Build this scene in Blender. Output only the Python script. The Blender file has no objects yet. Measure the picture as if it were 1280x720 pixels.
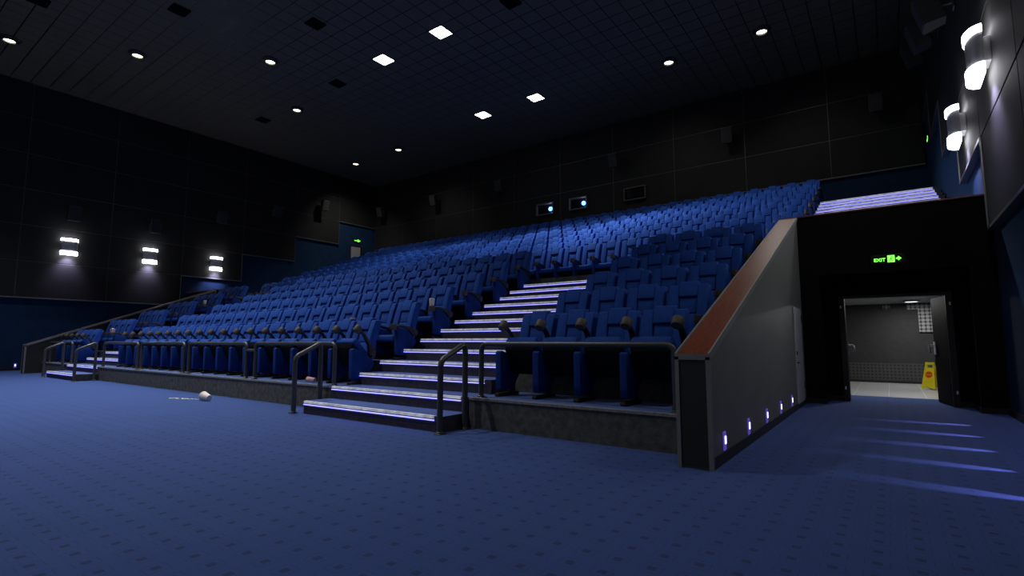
import bpy, bmesh, math, random
from math import radians as R, sin, cos, pi, atan, tan, sqrt
from mathutils import Vector, Matrix
random.seed(7)
sc = bpy.context.scene
col = sc.collection

# ------------------------------------------------------------------ helpers
def link(o, parent=None):
    col.objects.link(o)
    if parent is not None:
        o.parent = parent
    return o

def empty(name, loc, rz=0.0):
    o = bpy.data.objects.new(name, None)
    o.empty_display_size = 0.2
    o.location = loc
    o.rotation_euler.z = rz
    return link(o)

def tag(o, label, cat=None, group=None, kind=None):
    o['label'] = label
    if cat: o['category'] = cat
    if group: o['group'] = group
    if kind: o['kind'] = kind
    return o

class MB:
    """collects shapes into one mesh"""
    def __init__(s):
        s.bm = bmesh.new()
    def _fin(s, vs, mi, M=None, fn=None):
        if M is not None:
            bmesh.ops.transform(s.bm, matrix=M, verts=vs)
        if fn:
            for v in vs: v.co = Vector(fn(v.co))
        fs = set()
        for v in vs:
            for f in v.link_faces: fs.add(f)
        for f in fs: f.material_index = mi
        return vs
    def box(s, x0, x1, y0, y1, z0, z1, mi=0, bev=0.0, seg=2, M=None, fn=None, cuts=0):
        b = bmesh.new()
        g = bmesh.ops.create_cube(b, size=1.0)
        for v in b.verts:
            v.co = Vector(((x0+x1)/2+v.co.x*(x1-x0), (y0+y1)/2+v.co.y*(y1-y0), (z0+z1)/2+v.co.z*(z1-z0)))
        if cuts:
            es = [e for e in b.edges if abs((e.verts[0].co-e.verts[1].co).z) > 1e-6]
            bmesh.ops.subdivide_edges(b, edges=es, cuts=cuts, use_grid_fill=True)
        if bev > 0:
            if cuts:
                es = [e for e in b.edges if len(e.link_faces) == 2 and e.link_faces[0].normal.dot(e.link_faces[1].normal) < 0.5]
            else:
                es = b.edges[:]
            bmesh.ops.bevel(b, geom=es, offset=bev, segments=seg, profile=0.5, affect='EDGES', clamp_overlap=True)
        return s._merge(b, mi, M, fn)
    def _merge(s, b, mi, M=None, fn=None):
        n0 = len(s.bm.verts)
        me = bpy.data.meshes.new('tmp')
        b.normal_update()
        b.to_mesh(me); b.free()
        s.bm.from_mesh(me)
        bpy.data.meshes.remove(me)
        s.bm.verts.ensure_lookup_table()
        return s._fin(s.bm.verts[n0:], mi, M, fn)
    def prism(s, pts, axis, a0, a1, mi=0, bev=0.0, seg=2, M=None, fn=None):
        """pts: 2D polygon; axis x -> (y,z), y -> (x,z), z -> (x,y)"""
        b = bmesh.new()
        def mk(p, a):
            return {'x': (a, p[0], p[1]), 'y': (p[0], a, p[1]), 'z': (p[0], p[1], a)}[axis]
        A = [b.verts.new(mk(p, a0)) for p in pts]
        B = [b.verts.new(mk(p, a1)) for p in pts]
        n = len(pts)
        b.faces.new(A[::-1]); b.faces.new(B)
        for i in range(n):
            b.faces.new((A[i], A[(i+1) % n], B[(i+1) % n], B[i]))
        bmesh.ops.recalc_face_normals(b, faces=b.faces[:])
        if bev > 0:
            bmesh.ops.bevel(b, geom=b.edges[:], offset=bev, segments=seg, profile=0.5, affect='EDGES', clamp_overlap=True)
        return s._merge(b, mi, M, fn)
    def lathe(s, prof, n=20, mi=0, M=None, a0=0.0, a1=2*pi):
        """prof: list of (r,z)"""
        b = bmesh.new()
        full = abs(a1-a0-2*pi) < 1e-6
        k = n if full else n+1
        rings = []
        for r, z in prof:
            if r < 1e-6:
                rings.append([b.verts.new((0, 0, z))])
            else:
                rings.append([b.verts.new((r*cos(a0+(a1-a0)*i/n), r*sin(a0+(a1-a0)*i/n), z)) for i in range(k)])
        for ra, rb in zip(rings, rings[1:]):
            m = n
            for i in range(m):
                j = (i+1) % k
                if len(ra) == 1 and len(rb) == 1: continue
                if len(ra) == 1: b.faces.new((ra[0], rb[j], rb[i]))
                elif len(rb) == 1: b.faces.new((ra[i], ra[j], rb[0]))
                else: b.faces.new((ra[i], ra[j], rb[j], rb[i]))
        bmesh.ops.recalc_face_normals(b, faces=b.faces[:])
        return s._merge(b, mi, M)
    def tube(s, pts, r, n=12, mi=0, cap=True):
        b = bmesh.new()
        pts = [Vector(p) for p in pts]
        prev = None; rings = []
        for i, p in enumerate(pts):
            if i == 0: d = pts[1]-p
            elif i == len(pts)-1: d = p-pts[i-1]
            else: d = (pts[i+1]-p).normalized()+(p-pts[i-1]).normalized()
            d.normalize()
            up = Vector((0, 0, 1)) if abs(d.z) < 0.9 else Vector((1, 0, 0))
            if prev is not None: up = prev
            u = (up-d*up.dot(d)).normalized(); w = d.cross(u); prev = u
            rings.append([b.verts.new(p+u*r*cos(2*pi*k/n)+w*r*sin(2*pi*k/n)) for k in range(n)])
        for ra, rb in zip(rings, rings[1:]):
            for k in range(n):
                b.faces.new((ra[k], ra[(k+1) % n], rb[(k+1) % n], rb[k]))
        if cap:
            b.faces.new(rings[0][::-1]); b.faces.new(rings[-1])
        bmesh.ops.recalc_face_normals(b, faces=b.faces[:])
        return s._merge(b, mi)
    def mesh(s, name, mats, smooth=0.0):
        me = bpy.data.meshes.new(name)
        s.bm.normal_update()
        s.bm.to_mesh(me)
        if not isinstance(mats, (list, tuple)): mats = [mats]
        for m in mats: me.materials.append(m)
        if smooth:
            for p in me.polygons: p.use_smooth = True
            try: me.set_sharp_from_angle(angle=R(smooth))
            except Exception: pass
        s.bm.free()
        return me
    def build(s, name, mats, parent=None, smooth=0.0):
        return link(bpy.data.objects.new(name, s.mesh(name, mats, smooth)), parent)

def put(name, me, parent, loc=(0, 0, 0), rot=None):
    o = bpy.data.objects.new(name, me)
    o.location = loc
    if rot: o.rotation_euler = rot
    return link(o, parent)

def arc(c, r, a0, a1, n, plane):
    out = []
    for i in range(n+1):
        a = a0+(a1-a0)*i/n
        out.append(plane(c[0]+r*cos(a), c[1]+r*sin(a)))
    return out

# ------------------------------------------------------------------ materials
def nodes(name):
    m = bpy.data.materials.new(name); m.use_nodes = True
    nt = m.node_tree
    return m, nt, nt.nodes['Principled BSDF']

def N(nt, kind, **kw):
    n = nt.nodes.new(kind)
    for k, v in kw.items(): setattr(n, k, v)
    return n

def mat(name, c, rough=0.6, metal=0.0, spec=0.4, var=0.12, scale=8.0, bump=0.0, bscale=60.0, sheen=0.0):
    m, nt, p = nodes(name)
    tc = N(nt, 'ShaderNodeTexCoord')
    no = N(nt, 'ShaderNodeTexNoise'); no.inputs['Scale'].default_value = scale; no.inputs['Detail'].default_value = 4
    nt.links.new(tc.outputs['Object'], no.inputs['Vector'])
    r = N(nt, 'ShaderNodeMapRange'); r.inputs[1].default_value = 0.3; r.inputs[2].default_value = 0.7
    r.inputs[3].default_value = 1-var; r.inputs[4].default_value = 1+var
    nt.links.new(no.outputs['Fac'], r.inputs[0])
    mx = N(nt, 'ShaderNodeVectorMath', operation='SCALE')
    mx.inputs[0].default_value = c[:3]
    nt.links.new(r.outputs[0], mx.inputs['Scale'])
    nt.links.new(mx.outputs[0], p.inputs['Base Color'])
    p.inputs['Roughness'].default_value = rough
    p.inputs['Metallic'].default_value = metal
    p.inputs['Specular IOR Level'].default_value = spec
    if sheen: p.inputs['Sheen Weight'].default_value = sheen
    if bump:
        n2 = N(nt, 'ShaderNodeTexNoise'); n2.inputs['Scale'].default_value = bscale
        nt.links.new(tc.outputs['Object'], n2.inputs['Vector'])
        b = N(nt, 'ShaderNodeBump'); b.inputs['Strength'].default_value = bump; b.inputs['Distance'].default_value = 0.01
        nt.links.new(n2.outputs['Fac'], b.inputs['Height'])
        nt.links.new(b.outputs[0], p.inputs['Normal'])
    return m

def emit(name, c, s):
    m, nt, p = nodes(name)
    p.inputs['Base Color'].default_value = (0.1, 0.1, 0.1, 1)
    p.inputs['Emission Color'].default_value = (*c, 1)
    p.inputs['Emission Strength'].default_value = s
    return m

def math_(nt, op, a, b=None, c=None):
    n = N(nt, 'ShaderNodeMath', operation=op)
    for i, v in enumerate((a, b, c)):
        if v is None: continue
        if isinstance(v, (int, float)): n.inputs[i].default_value = v
        else: nt.links.new(v, n.inputs[i])
    return n.outputs[0]

def carpet_material(name, base, dark, cell=0.178, amount=1.0):
    """navy loop carpet woven with small dark squares in thin outlines"""
    m, nt, p = nodes(name)
    g = N(nt, 'ShaderNodeNewGeometry')
    sx = N(nt, 'ShaderNodeSeparateXYZ'); nt.links.new(g.outputs['Position'], sx.inputs[0])
    def cellc(o, off):
        f = math_(nt, 'FRACT', math_(nt, 'DIVIDE', math_(nt, 'ADD', o, off), cell))
        return math_(nt, 'MULTIPLY', math_(nt, 'ABSOLUTE', math_(nt, 'SUBTRACT', f, 0.5)), cell)
    ax = cellc(sx.outputs['X'], 50*cell+2.436+cell/2); ay = cellc(sx.outputs['Y'], 50*cell-1.838+cell/2)
    cheb = math_(nt, 'MAXIMUM', ax, ay)
    inner = math_(nt, 'LESS_THAN', cheb, 0.022)
    ring = math_(nt, 'MULTIPLY', math_(nt, 'LESS_THAN', cheb, 0.056), math_(nt, 'GREATER_THAN', cheb, 0.0505))
    corner = math_(nt, 'LESS_THAN', math_(nt, 'ADD', ax, ay), 0.098)
    ring = math_(nt, 'MULTIPLY', math_(nt, 'MULTIPLY', ring, corner), 0.6)
    k = math_(nt, 'MULTIPLY', math_(nt, 'MINIMUM', math_(nt, 'ADD', inner, ring), 1.0), amount)
    no = N(nt, 'ShaderNodeTexNoise'); no.inputs['Scale'].default_value = 1.3; no.inputs['Detail'].default_value = 5
    nt.links.new(g.outputs['Position'], no.inputs['Vector'])
    n2 = N(nt, 'ShaderNodeTexNoise'); n2.inputs['Scale'].default_value = 140; n2.inputs['Detail'].default_value = 2
    nt.links.new(g.outputs['Position'], n2.inputs['Vector'])
    v = math_(nt, 'ADD', math_(nt, 'MULTIPLY', no.outputs['Fac'], 0.22), math_(nt, 'ADD', 0.72, math_(nt, 'MULTIPLY', n2.outputs['Fac'], 0.32)))
    mx = N(nt, 'ShaderNodeMix', data_type='RGBA'); nt.links.new(k, mx.inputs[0])
    mx.inputs[6].default_value = (*base, 1); mx.inputs[7].default_value = (*dark, 1)
    sc_ = N(nt, 'ShaderNodeVectorMath', operation='SCALE')
    nt.links.new(mx.outputs[2], sc_.inputs[0]); nt.links.new(v, sc_.inputs['Scale'])
    nt.links.new(sc_.outputs[0], p.inputs['Base Color'])
    p.inputs['Roughness'].default_value = 0.9
    p.inputs['Specular IOR Level'].default_value = 0.15
    p.inputs['Sheen Weight'].default_value = 0.2
    p.inputs['Sheen Roughness'].default_value = 0.6
    p.inputs['Sheen Tint'].default_value = (0.5, 0.55, 0.85, 1)
    b = N(nt, 'ShaderNodeBump'); b.inputs['Strength'].default_value = 0.35; b.inputs['Distance'].default_value = 0.004
    nt.links.new(n2.outputs['Fac'], b.inputs['Height']); nt.links.new(b.outputs[0], p.inputs['Normal'])
    return m

def ceiling_material():
    """dark mineral tiles on a thin metal T-bar grid"""
    m, nt, p = nodes('ceiling_tiles')
    g = N(nt, 'ShaderNodeNewGeometry')
    sx = N(nt, 'ShaderNodeSeparateXYZ'); nt.links.new(g.outputs['Position'], sx.inputs[0])
    T = 0.5735
    def edge(o, off):
        f = math_(nt, 'FRACT', math_(nt, 'DIVIDE', math_(nt, 'ADD', o, off), T))
        return math_(nt, 'MULTIPLY', math_(nt, 'SUBTRACT', 0.5, math_(nt, 'ABSOLUTE', math_(nt, 'SUBTRACT', f, 0.5))), T)
    ex = edge(sx.outputs['X'], 11.51+T/2+100*T); ey = edge(sx.outputs['Y'], -11.79+T/2+100*T)
    line = math_(nt, 'LESS_THAN', math_(nt, 'MINIMUM', ex, ey), 0.017)
    no = N(nt, 'ShaderNodeTexNoise'); no.inputs['Scale'].default_value = 30; no.inputs['Detail'].default_value = 5
    nt.links.new(g.outputs['Position'], no.inputs['Vector'])
    mx = N(nt, 'ShaderNodeMix', data_type='RGBA'); nt.links.new(line, mx.inputs[0])
    mx.inputs[6].default_value = (0.135, 0.118, 0.080, 1); mx.inputs[7].default_value = (0.012, 0.012, 0.010, 1)
    s = N(nt, 'ShaderNodeVectorMath', operation='SCALE'); nt.links.new(mx.outputs[2], s.inputs[0])
    nt.links.new(math_(nt, 'ADD', 0.75, math_(nt, 'MULTIPLY', no.outputs['Fac'], 0.5)), s.inputs['Scale'])
    nt.links.new(s.outputs[0], p.inputs['Base Color'])
    nt.links.new(math_(nt, 'SUBTRACT', 0.85, math_(nt, 'MULTIPLY', line, 0.5)), p.inputs['Roughness'])
    p.inputs['Specular IOR Level'].default_value = 0.3
    return m

def wood_material():
    m, nt, p = nodes('varnished_redwood')
    tc = N(nt, 'ShaderNodeTexCoord')
    mp = N(nt, 'ShaderNodeMapping'); mp.inputs['Scale'].default_value = (34, 2.2, 2.2)
    nt.links.new(tc.outputs['Object'], mp.inputs[0])
    no = N(nt, 'ShaderNodeTexNoise'); no.inputs['Scale'].default_value = 2.2; no.inputs['Detail'].default_value = 8; no.inputs['Distortion'].default_value = 1.2
    nt.links.new(mp.outputs[0], no.inputs['Vector'])
    cr = N(nt, 'ShaderNodeValToRGB')
    cr.color_ramp.elements[0].position = 0.3; cr.color_ramp.elements[0].color = (0.10, 0.019, 0.008, 1)
    cr.color_ramp.elements[1].position = 0.75; cr.color_ramp.elements[1].color = (0.30, 0.065, 0.024, 1)
    nt.links.new(no.outputs['Fac'], cr.inputs[0]); nt.links.new(cr.outputs[0], p.inputs['Base Color'])
    p.inputs['Roughness'].default_value = 0.36
    p.inputs['Specular IOR Level'].default_value = 0.5
    return m

def dots_material():
    """dark perforated acoustic board: round holes in a square grid in a low dado and a side strip"""
    m, nt, p = nodes('perforated_acoustic_board')
    g = N(nt, 'ShaderNodeNewGeometry')
    sx = N(nt, 'ShaderNodeSeparateXYZ'); nt.links.new(g.outputs['Position'], sx.inputs[0])
    T = 0.085
    def c(o):
        f = math_(nt, 'FRACT', math_(nt, 'DIVIDE', math_(nt, 'ADD', o, 100*T), T))
        return math_(nt, 'MULTIPLY', math_(nt, 'SUBTRACT', f, 0.5), T)
    a = c(sx.outputs['X']); b = c(sx.outputs['Z'])
    d = math_(nt, 'SQRT', math_(nt, 'ADD', math_(nt, 'MULTIPLY', a, a), math_(nt, 'MULTIPLY', b, b)))
    hole = math_(nt, 'LESS_THAN', d, 0.024)
    mx = N(nt, 'ShaderNodeMix', data_type='RGBA'); nt.links.new(hole, mx.inputs[0])
    mx.inputs[6].default_value = (0.06, 0.06, 0.06, 1); mx.inputs[7].default_value = (0.018, 0.018, 0.018, 1)
    nt.links.new(mx.outputs[2], p.inputs['Base Color'])
    p.inputs['Roughness'].default_value = 0.6
    return m

def lit_dots_material():
    m, nt, p = nodes('lit_perforated_board')  # dots coloured pale to stand in for lamplight on the dark board
    g = N(nt, 'ShaderNodeNewGeometry')
    sx = N(nt, 'ShaderNodeSeparateXYZ'); nt.links.new(g.outputs['Position'], sx.inputs[0])
    T = 0.095
    def c(o):
        f = math_(nt, 'FRACT', math_(nt, 'DIVIDE', math_(nt, 'ADD', o, 100*T), T))
        return math_(nt, 'MULTIPLY', math_(nt, 'SUBTRACT', f, 0.5), T)
    a = c(sx.outputs['X']); b = c(sx.outputs['Z'])
    d = math_(nt, 'SQRT', math_(nt, 'ADD', math_(nt, 'MULTIPLY', a, a), math_(nt, 'MULTIPLY', b, b)))
    dot = math_(nt, 'LESS_THAN', d, 0.042)
    mx = N(nt, 'ShaderNodeMix', data_type='RGBA'); nt.links.new(dot, mx.inputs[0])
    mx.inputs[6].default_value = (0.03, 0.03, 0.03, 1); mx.inputs[7].default_value = (0.30, 0.30, 0.31, 1)
    nt.links.new(mx.outputs[2], p.inputs['Base Color'])
    return m

def tile_material():
    m, nt, p = nodes('pale_floor_tiles')
    g = N(nt, 'ShaderNodeNewGeometry')
    sx = N(nt, 'ShaderNodeSeparateXYZ'); nt.links.new(g.outputs['Position'], sx.inputs[0])
    T = 0.6
    def e(o, off):
        f = math_(nt, 'FRACT', math_(nt, 'DIVIDE', math_(nt, 'ADD', o, 50*T+off), T))
        return math_(nt, 'MULTIPLY', math_(nt, 'SUBTRACT', 0.5, math_(nt, 'ABSOLUTE', math_(nt, 'SUBTRACT', f, 0.5))), T)
    l = math_(nt, 'LESS_THAN', math_(nt, 'MINIMUM', e(sx.outputs['X'], 0.1), e(sx.outputs['Y'], 0.2)), 0.006)
    mx = N(nt, 'ShaderNodeMix', data_type='RGBA'); nt.links.new(l, mx.inputs[0])
    mx.inputs[6].default_value = (0.42, 0.42, 0.43, 1); mx.inputs[7].default_value = (0.7, 0.7, 0.7, 1)
    nt.links.new(mx.outputs[2], p.inputs['Base Color'])
    p.inputs['Roughness'].default_value = 0.35
    return m

def stripe_material(name, a, b, n):
    m, nt, p = nodes(name)
    tc = N(nt, 'ShaderNodeTexCoord'); sx = N(nt, 'ShaderNodeSeparateXYZ'); nt.links.new(tc.outputs['Object'], sx.inputs[0])
    an = math_(nt, 'ARCTAN2', sx.outputs['Y'], sx.outputs['X'])
    f = math_(nt, 'FRACT', math_(nt, 'MULTIPLY', math_(nt, 'ADD', an, pi), n/(2*pi)))
    mx = N(nt, 'ShaderNodeMix', data_type='RGBA'); nt.links.new(math_(nt, 'GREATER_THAN', f, 0.5), mx.inputs[0])
    mx.inputs[6].default_value = (*a, 1); mx.inputs[7].default_value = (*b, 1)
    nt.links.new(mx.outputs[2], p.inputs['Base Color'])
    return m

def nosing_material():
    m, nt, p = nodes('aluminium_nosing_with_glow')
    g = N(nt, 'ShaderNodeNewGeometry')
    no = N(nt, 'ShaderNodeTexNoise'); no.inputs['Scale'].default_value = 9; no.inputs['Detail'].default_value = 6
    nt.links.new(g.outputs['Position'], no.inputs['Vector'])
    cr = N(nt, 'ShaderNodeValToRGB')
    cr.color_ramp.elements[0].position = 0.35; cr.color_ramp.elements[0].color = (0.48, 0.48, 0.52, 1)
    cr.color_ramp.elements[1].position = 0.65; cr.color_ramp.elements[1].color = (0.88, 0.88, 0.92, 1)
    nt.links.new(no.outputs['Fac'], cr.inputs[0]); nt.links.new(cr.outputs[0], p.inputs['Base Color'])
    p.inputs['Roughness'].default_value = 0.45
    nt.links.new(cr.outputs[0], p.inputs['Emission Color']); p.inputs['Emission Strength'].default_value = 0.28   # added glow imitates LED light on the nosing, which is no lamp
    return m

CARPET = carpet_material('navy_patterned_carpet', (0.036, 0.078, 0.255), (0.020, 0.041, 0.138))
CARPET_PLAIN = carpet_material('plain_navy_carpet', (0.085, 0.140, 0.36), (0.04, 0.06, 0.16), amount=0.0)
CEIL = ceiling_material()
WOOD = wood_material()
DOTS = dots_material()
PDOTS = lit_dots_material()
TILE = tile_material()
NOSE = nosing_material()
WBLUE = mat('blue_wall_fabric', (0.010, 0.036, 0.092), 0.85, spec=0.2, scale=3, bump=0.1, bscale=200)
PANEL = mat('black_acoustic_panel', (0.017, 0.0175, 0.0165), 0.75, spec=0.3, scale=2, bump=0.1, bscale=150)
BLACK = mat('matt_black_wall', (0.0065, 0.0065, 0.0065), 0.9, spec=0.1, scale=2)
STRIP = mat('grey_metal_strip', (0.22, 0.22, 0.21), 0.4, metal=0.6)
DSTRIP = mat('dark_seam_strip', (0.10, 0.095, 0.085), 0.45, metal=0.3)
CONC = mat('dark_speckled_concrete', (0.098, 0.096, 0.088), 0.8, var=0.35, scale=12, bump=0.3, bscale=50)
RISER = mat('dark_stair_riser', (0.045, 0.04, 0.048), 0.8, var=0.25, scale=14)
EDGE = mat('pale_concrete_edge', (0.24, 0.24, 0.24), 0.7, var=0.3, scale=40)
GREY = mat('grey_laminate', (0.18, 0.185, 0.168), 0.55, spec=0.35, scale=3, var=0.06)
DGREY = mat('charcoal_laminate', (0.03, 0.032, 0.03), 0.55, spec=0.35, scale=4, var=0.08)
GTRIM = mat('grey_painted_edging', (0.26, 0.26, 0.25), 0.5, metal=0.2, var=0.05)
BASEB = mat('brown_black_baseboard', (0.02, 0.017, 0.013), 0.5)
RAIL = mat('black_powder_coated_tube', (0.055, 0.055, 0.054), 0.38, metal=0.0, spec=0.6, var=0.05)
FAB = mat('royal_blue_upholstery', (0.018, 0.070, 0.32), 0.85, spec=0.15, var=0.12, scale=14, bump=0.15, bscale=220)
FABD = mat('shaded_blue_upholstery', (0.008, 0.038, 0.20), 0.85, spec=0.15, var=0.1, scale=10)  # same upholstery made darker, putting shade on the side panels into the colour
PLAST = mat('black_moulded_plastic', (0.022, 0.020, 0.018), 0.45, spec=0.45, var=0.1)
DARKPL = mat('black_seat_underside', (0.006, 0.006, 0.006), 0.7, spec=0.2)
CUPH = mat('dark_brown_cup_ring', (0.085, 0.072, 0.058), 0.55, var=0.15)
LED = emit('blue_white_led', (0.23, 0.23, 1.0), 2.6)
LEDW = emit('step_light_white_blue', (0.60, 0.56, 1.0), 3.0)
LEDF = emit('step_light_violet', (0.16, 0.12, 0.9), .35)
SQ = emit('panel_light_diffuser', (0.93, 0.93, 1.0), 14.0)
WARM = emit('downlight_lens', (1.0, 0.93, 0.70), 6.0)
LAMPW = emit('wall_lamp_glass', (0.93, 0.92, 1.0), 15.0)
GREEN = emit('green_sign_glow', (0.16, 1.0, 0.06), 2.6)
GREEND = mat('dark_green_sign_face', (0.002, 0.012, 0.002), 0.4)
PROJ = emit('projector_beam_lens', (0.10, 0.35, 1.0), 5.0)
PROJW = emit('projector_glow', (0.45, 0.55, 1.0), 1.2)
CHROME = mat('brushed_steel', (0.75, 0.75, 0.77), 0.3, metal=0.85, var=0.1)
LBAND = mat('lamp_band_steel', (0.5, 0.5, 0.52), 0.35, metal=0.35, var=0.1)
FIXT = mat('black_fixture_metal', (0.05, 0.05, 0.045), 0.4, metal=0.5)
SPK = mat('grey_speaker_case', (0.045, 0.047, 0.047), 0.55)
GRILL = mat('speaker_grille', (0.04, 0.04, 0.04), 0.8)
DOORB = mat('dark_brown_door', (0.005, 0.0045, 0.004), 0.6, spec=.08)
DFRAME = mat('dark_brown_door_frame', (0.035, 0.030, 0.028), 0.5)
WHITE = mat('white_plastic', (0.8, 0.8, 0.8), 0.4, var=0.03)
PALED = mat('pale_grey_door_leaf', (0.42, 0.43, 0.41), 0.5, var=0.06)
YEL = mat('yellow_plastic', (0.85, 0.72, 0.02), 0.4, var=0.05)
RED = mat('red_sign_print', (0.75, 0.06, 0.01), 0.5)
PINK = mat('pink_paper', (0.92, 0.52, 0.48), 0.6, var=0.06)
CREAM = mat('cream_paper', (0.92, 0.82, 0.75), 0.7, var=0.06)
CORN = mat('popped_corn', (0.85, 0.82, 0.72), 0.8, var=0.1)
STRIPE = stripe_material('red_striped_paper', (0.85, 0.80, 0.76), (0.65, 0.10, 0.06), 10)

# ------------------------------------------------------------------ place measurements
H = 1.10
def yk(k): return 4.69+0.4875*k
def zk(k): return 0.19+0.1925*k
def mx(x): return -25.8-x
XW, XL = 1.40, -27.20          # side walls
YB, ZC = 22.0, 11.36           # back wall, ceiling
def yr(r): return yk(1)+0.975*r
def zr(r): return zk(1)+0.385*r
def yu(j): return 11.975+0.975*j
def zu(j): return zk(13)+0.385*j
PIT = 0.59

def structure(o, label, cat):
    return tag(o, label, cat, kind='structure')

# ------------------------------------------------------------------ room shell
m = MB(); m.box(XL-.2, XW+.2, -3, 12.95, -.2, 0)
structure(m.build('floor', CARPET), 'navy carpet woven with small dark squares across the front of the hall', 'floor')
m = MB(); m.box(-1.5, XW, 12.95, 17.4, -.2, 0)
structure(m.build('floor_corridor', TILE), 'pale tiled floor beyond the open double door', 'floor')
m = MB(); m.box(XL-.2, XW+.2, -3, YB+.2, ZC, ZC+.2)
structure(m.build('ceiling', CEIL), 'dark grey tiled ceiling on a thin square grid', 'ceiling')
m = MB(); m.box(XL-.2, XL, -3, YB, 0, ZC)
structure(m.build('wall_left', WBLUE), 'dark blue side wall under black panels beside the far block', 'wall')
m = MB(); m.box(XW, XW+.2, -3, YB, 0, ZC)
structure(m.build('wall_right', WBLUE), 'dark blue side wall under black panels beside the exit', 'wall')
m = MB(); m.box(XL-.2, XW+.2, YB, YB+.2, 0, ZC)
structure(m.build('wall_back', WBLUE), 'dark blue back wall showing below its black panels', 'wall')

YS = [-3.85+2.875*0, -.97, 1.91, 4.79, 7.67, 10.53, 13.35, 16.28, 19.15, 21.98]
ZS = [2.82, 4.24, 5.655, 7.08, 8.50, 9.93, 11.34]
def cladding(xin, sgn, name, label):
    """panels stepped up with the seating; xin = wall plane, sgn = towards the room"""
    p, t, d = MB(), MB(), MB()
    T = 0.09
    for i in range(len(YS)-1):
        y0, y1 = max(YS[i], -2.9), YS[i+1]
        first = 0 if y0 < 10 else (1 if y0 < 13 else 2 if y0 < 16 else 3 if y0 < 19 else 4)
        for j in range(first, len(ZS)-1):
            a, b = sorted((xin, xin+sgn*T))
            p.box(a, b, y0+.012, y1-.012, ZS[j]+.012, ZS[j+1]-.012, bev=.006, seg=1)
            # thin strip in each joint
            a, b = sorted((xin, xin+sgn*(T-.012)))
            d.box(a, b, y0-.012, y0+.012, ZS[j]+.012, ZS[j+1]-.012)
            if j > first: d.box(a, b, y0-.012, y1-.012, ZS[j]-.012, ZS[j]+.012)
        a, b = sorted((xin, xin+sgn*(T+.02)))
        t.box(a, b, y0, y1-.002, ZS[first]-.035, ZS[first]+.010)
        if i+1 < len(YS)-1:
            nf = 0 if y1 < 10 else (1 if y1 < 13 else 2 if y1 < 16 else 3 if y1 < 19 else 4)
            if nf > first: t.box(a, b, y1-.010, y1+.010, ZS[first]-.03, ZS[nf]-.04)
    o = structure(p.build('wall_%s_panels' % name, PANEL), 'black acoustic wall panels stepping up along the ' + label, 'wall panels')
    q = structure(d.build('trim_%s_seams' % name, DSTRIP), 'dark joints between the black panels on the ' + label, 'trim')
    r = structure(t.build('trim_%s_edge' % name, STRIP), 'grey metal edging under the black panels on the ' + label, 'trim')
cladding(XL, 1, 'left', 'far side wall')
cladding(XW, -1, 'right', 'exit side wall')
xs = [XL+.1, -24.43, -21.55, -18.67, -15.8, -12.95, -10.07, -7.19, -4.306, -1.40, XW-.1]
p, d, t = MB(), MB(), MB()
for i in range(len(xs)-1):
    for j in range(3, len(ZS)-1):
        p.box(xs[i]+.012, xs[i+1]-.012, YB-.09, YB, ZS[j]+.012, ZS[j+1]-.012, bev=.006, seg=1)
        d.box(xs[i]-.012, xs[i]+.012, YB-.078, YB, ZS[j]+.012, ZS[j+1]-.012)
        if j > 3: d.box(xs[i], xs[i+1], YB-.078, YB, ZS[j]-.012, ZS[j]+.012)
t.box(xs[0], xs[-1], YB-.11, YB, ZS[3]-.03, ZS[3]+.01)
structure(p.build('wall_back_panels', PANEL), 'black acoustic wall panels across the back wall', 'wall panels')
structure(d.build('trim_back_seams', DSTRIP), 'dark joints between the black panels of the back wall', 'trim')
structure(t.build('trim_back_edge', STRIP), 'thin grey edging under the panels of the back wall', 'trim')
m = MB(); m.box(XW-.03, XW, -3, 10.79, 0, .10); m.box(XL, XL+.03, -3, 10.79, 0, .10)
structure(m.build('baseboard_sides', BASEB), 'low dark baseboard along the side walls', 'baseboard')

# exit bays (one each side): pier, lintel, recessed door wall
def exit_bay(name, label, mir):
    f = (lambda a, b: (mx(b), mx(a))) if mir else (lambda a, b: (a, b))
    m = MB()
    m.box(*f(-1.29, -1.0), 10.87, 11.6, 0, 3.40)
    m.box(*f(1.07, XW), 10.87, 11.6, 0, 3.40)
    m.box(*f(-1.579, -1.29), 10.873, 11.025, 0, 3.40)
    m.box(*f(-1.0, 1.07), 10.87, 11.6, 2.30, 3.40)
    m.box(*f(-1.5, -.76), 11.6, 11.75, 0, 2.5)
    m.box(*f(.88, XW), 11.6, 11.75, 0, 2.5)
    m.box(*f(-.76, .88), 11.6, 11.75, 1.95, 2.5)
    if mir: m.box(*f(-.76, .88), 11.62, 11.7, 0, 1.95)
    structure(m.build('wall_' + name, BLACK), label, 'wall')
    b = MB()
    b.box(*f(-1.30, -.985), 10.85, 10.87, 0, .085); b.box(*f(-.999, -.985), 10.87, 11.6, 0, .085); b.box(*f(-1.0, -.76), 11.585, 11.6, 0, .085)
    b.box(*f(1.055, XW), 10.85, 10.87, 0, .085); b.box(*f(1.055, 1.069), 10.87, 11.6, 0, .085); b.box(*f(.88, 1.07), 11.585, 11.6, 0, .085)
    structure(b.build('baseboard_' + name, BASEB), 'dark baseboard at the foot of ' + label, 'baseboard')
    c = MB()
    c.box(*f(-1.60, XW), 10.84, 11.03, 3.40, 3.425)
    structure(c.build('trim_' + name + '_cap', WOOD), 'thin brown wooden capping on top of ' + label, 'trim')
exit_bay('exit', 'the matt black wall around the open double door', False)
exit_bay('exit_left', 'the matt black wall behind the far wood-capped wall', True)

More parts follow.
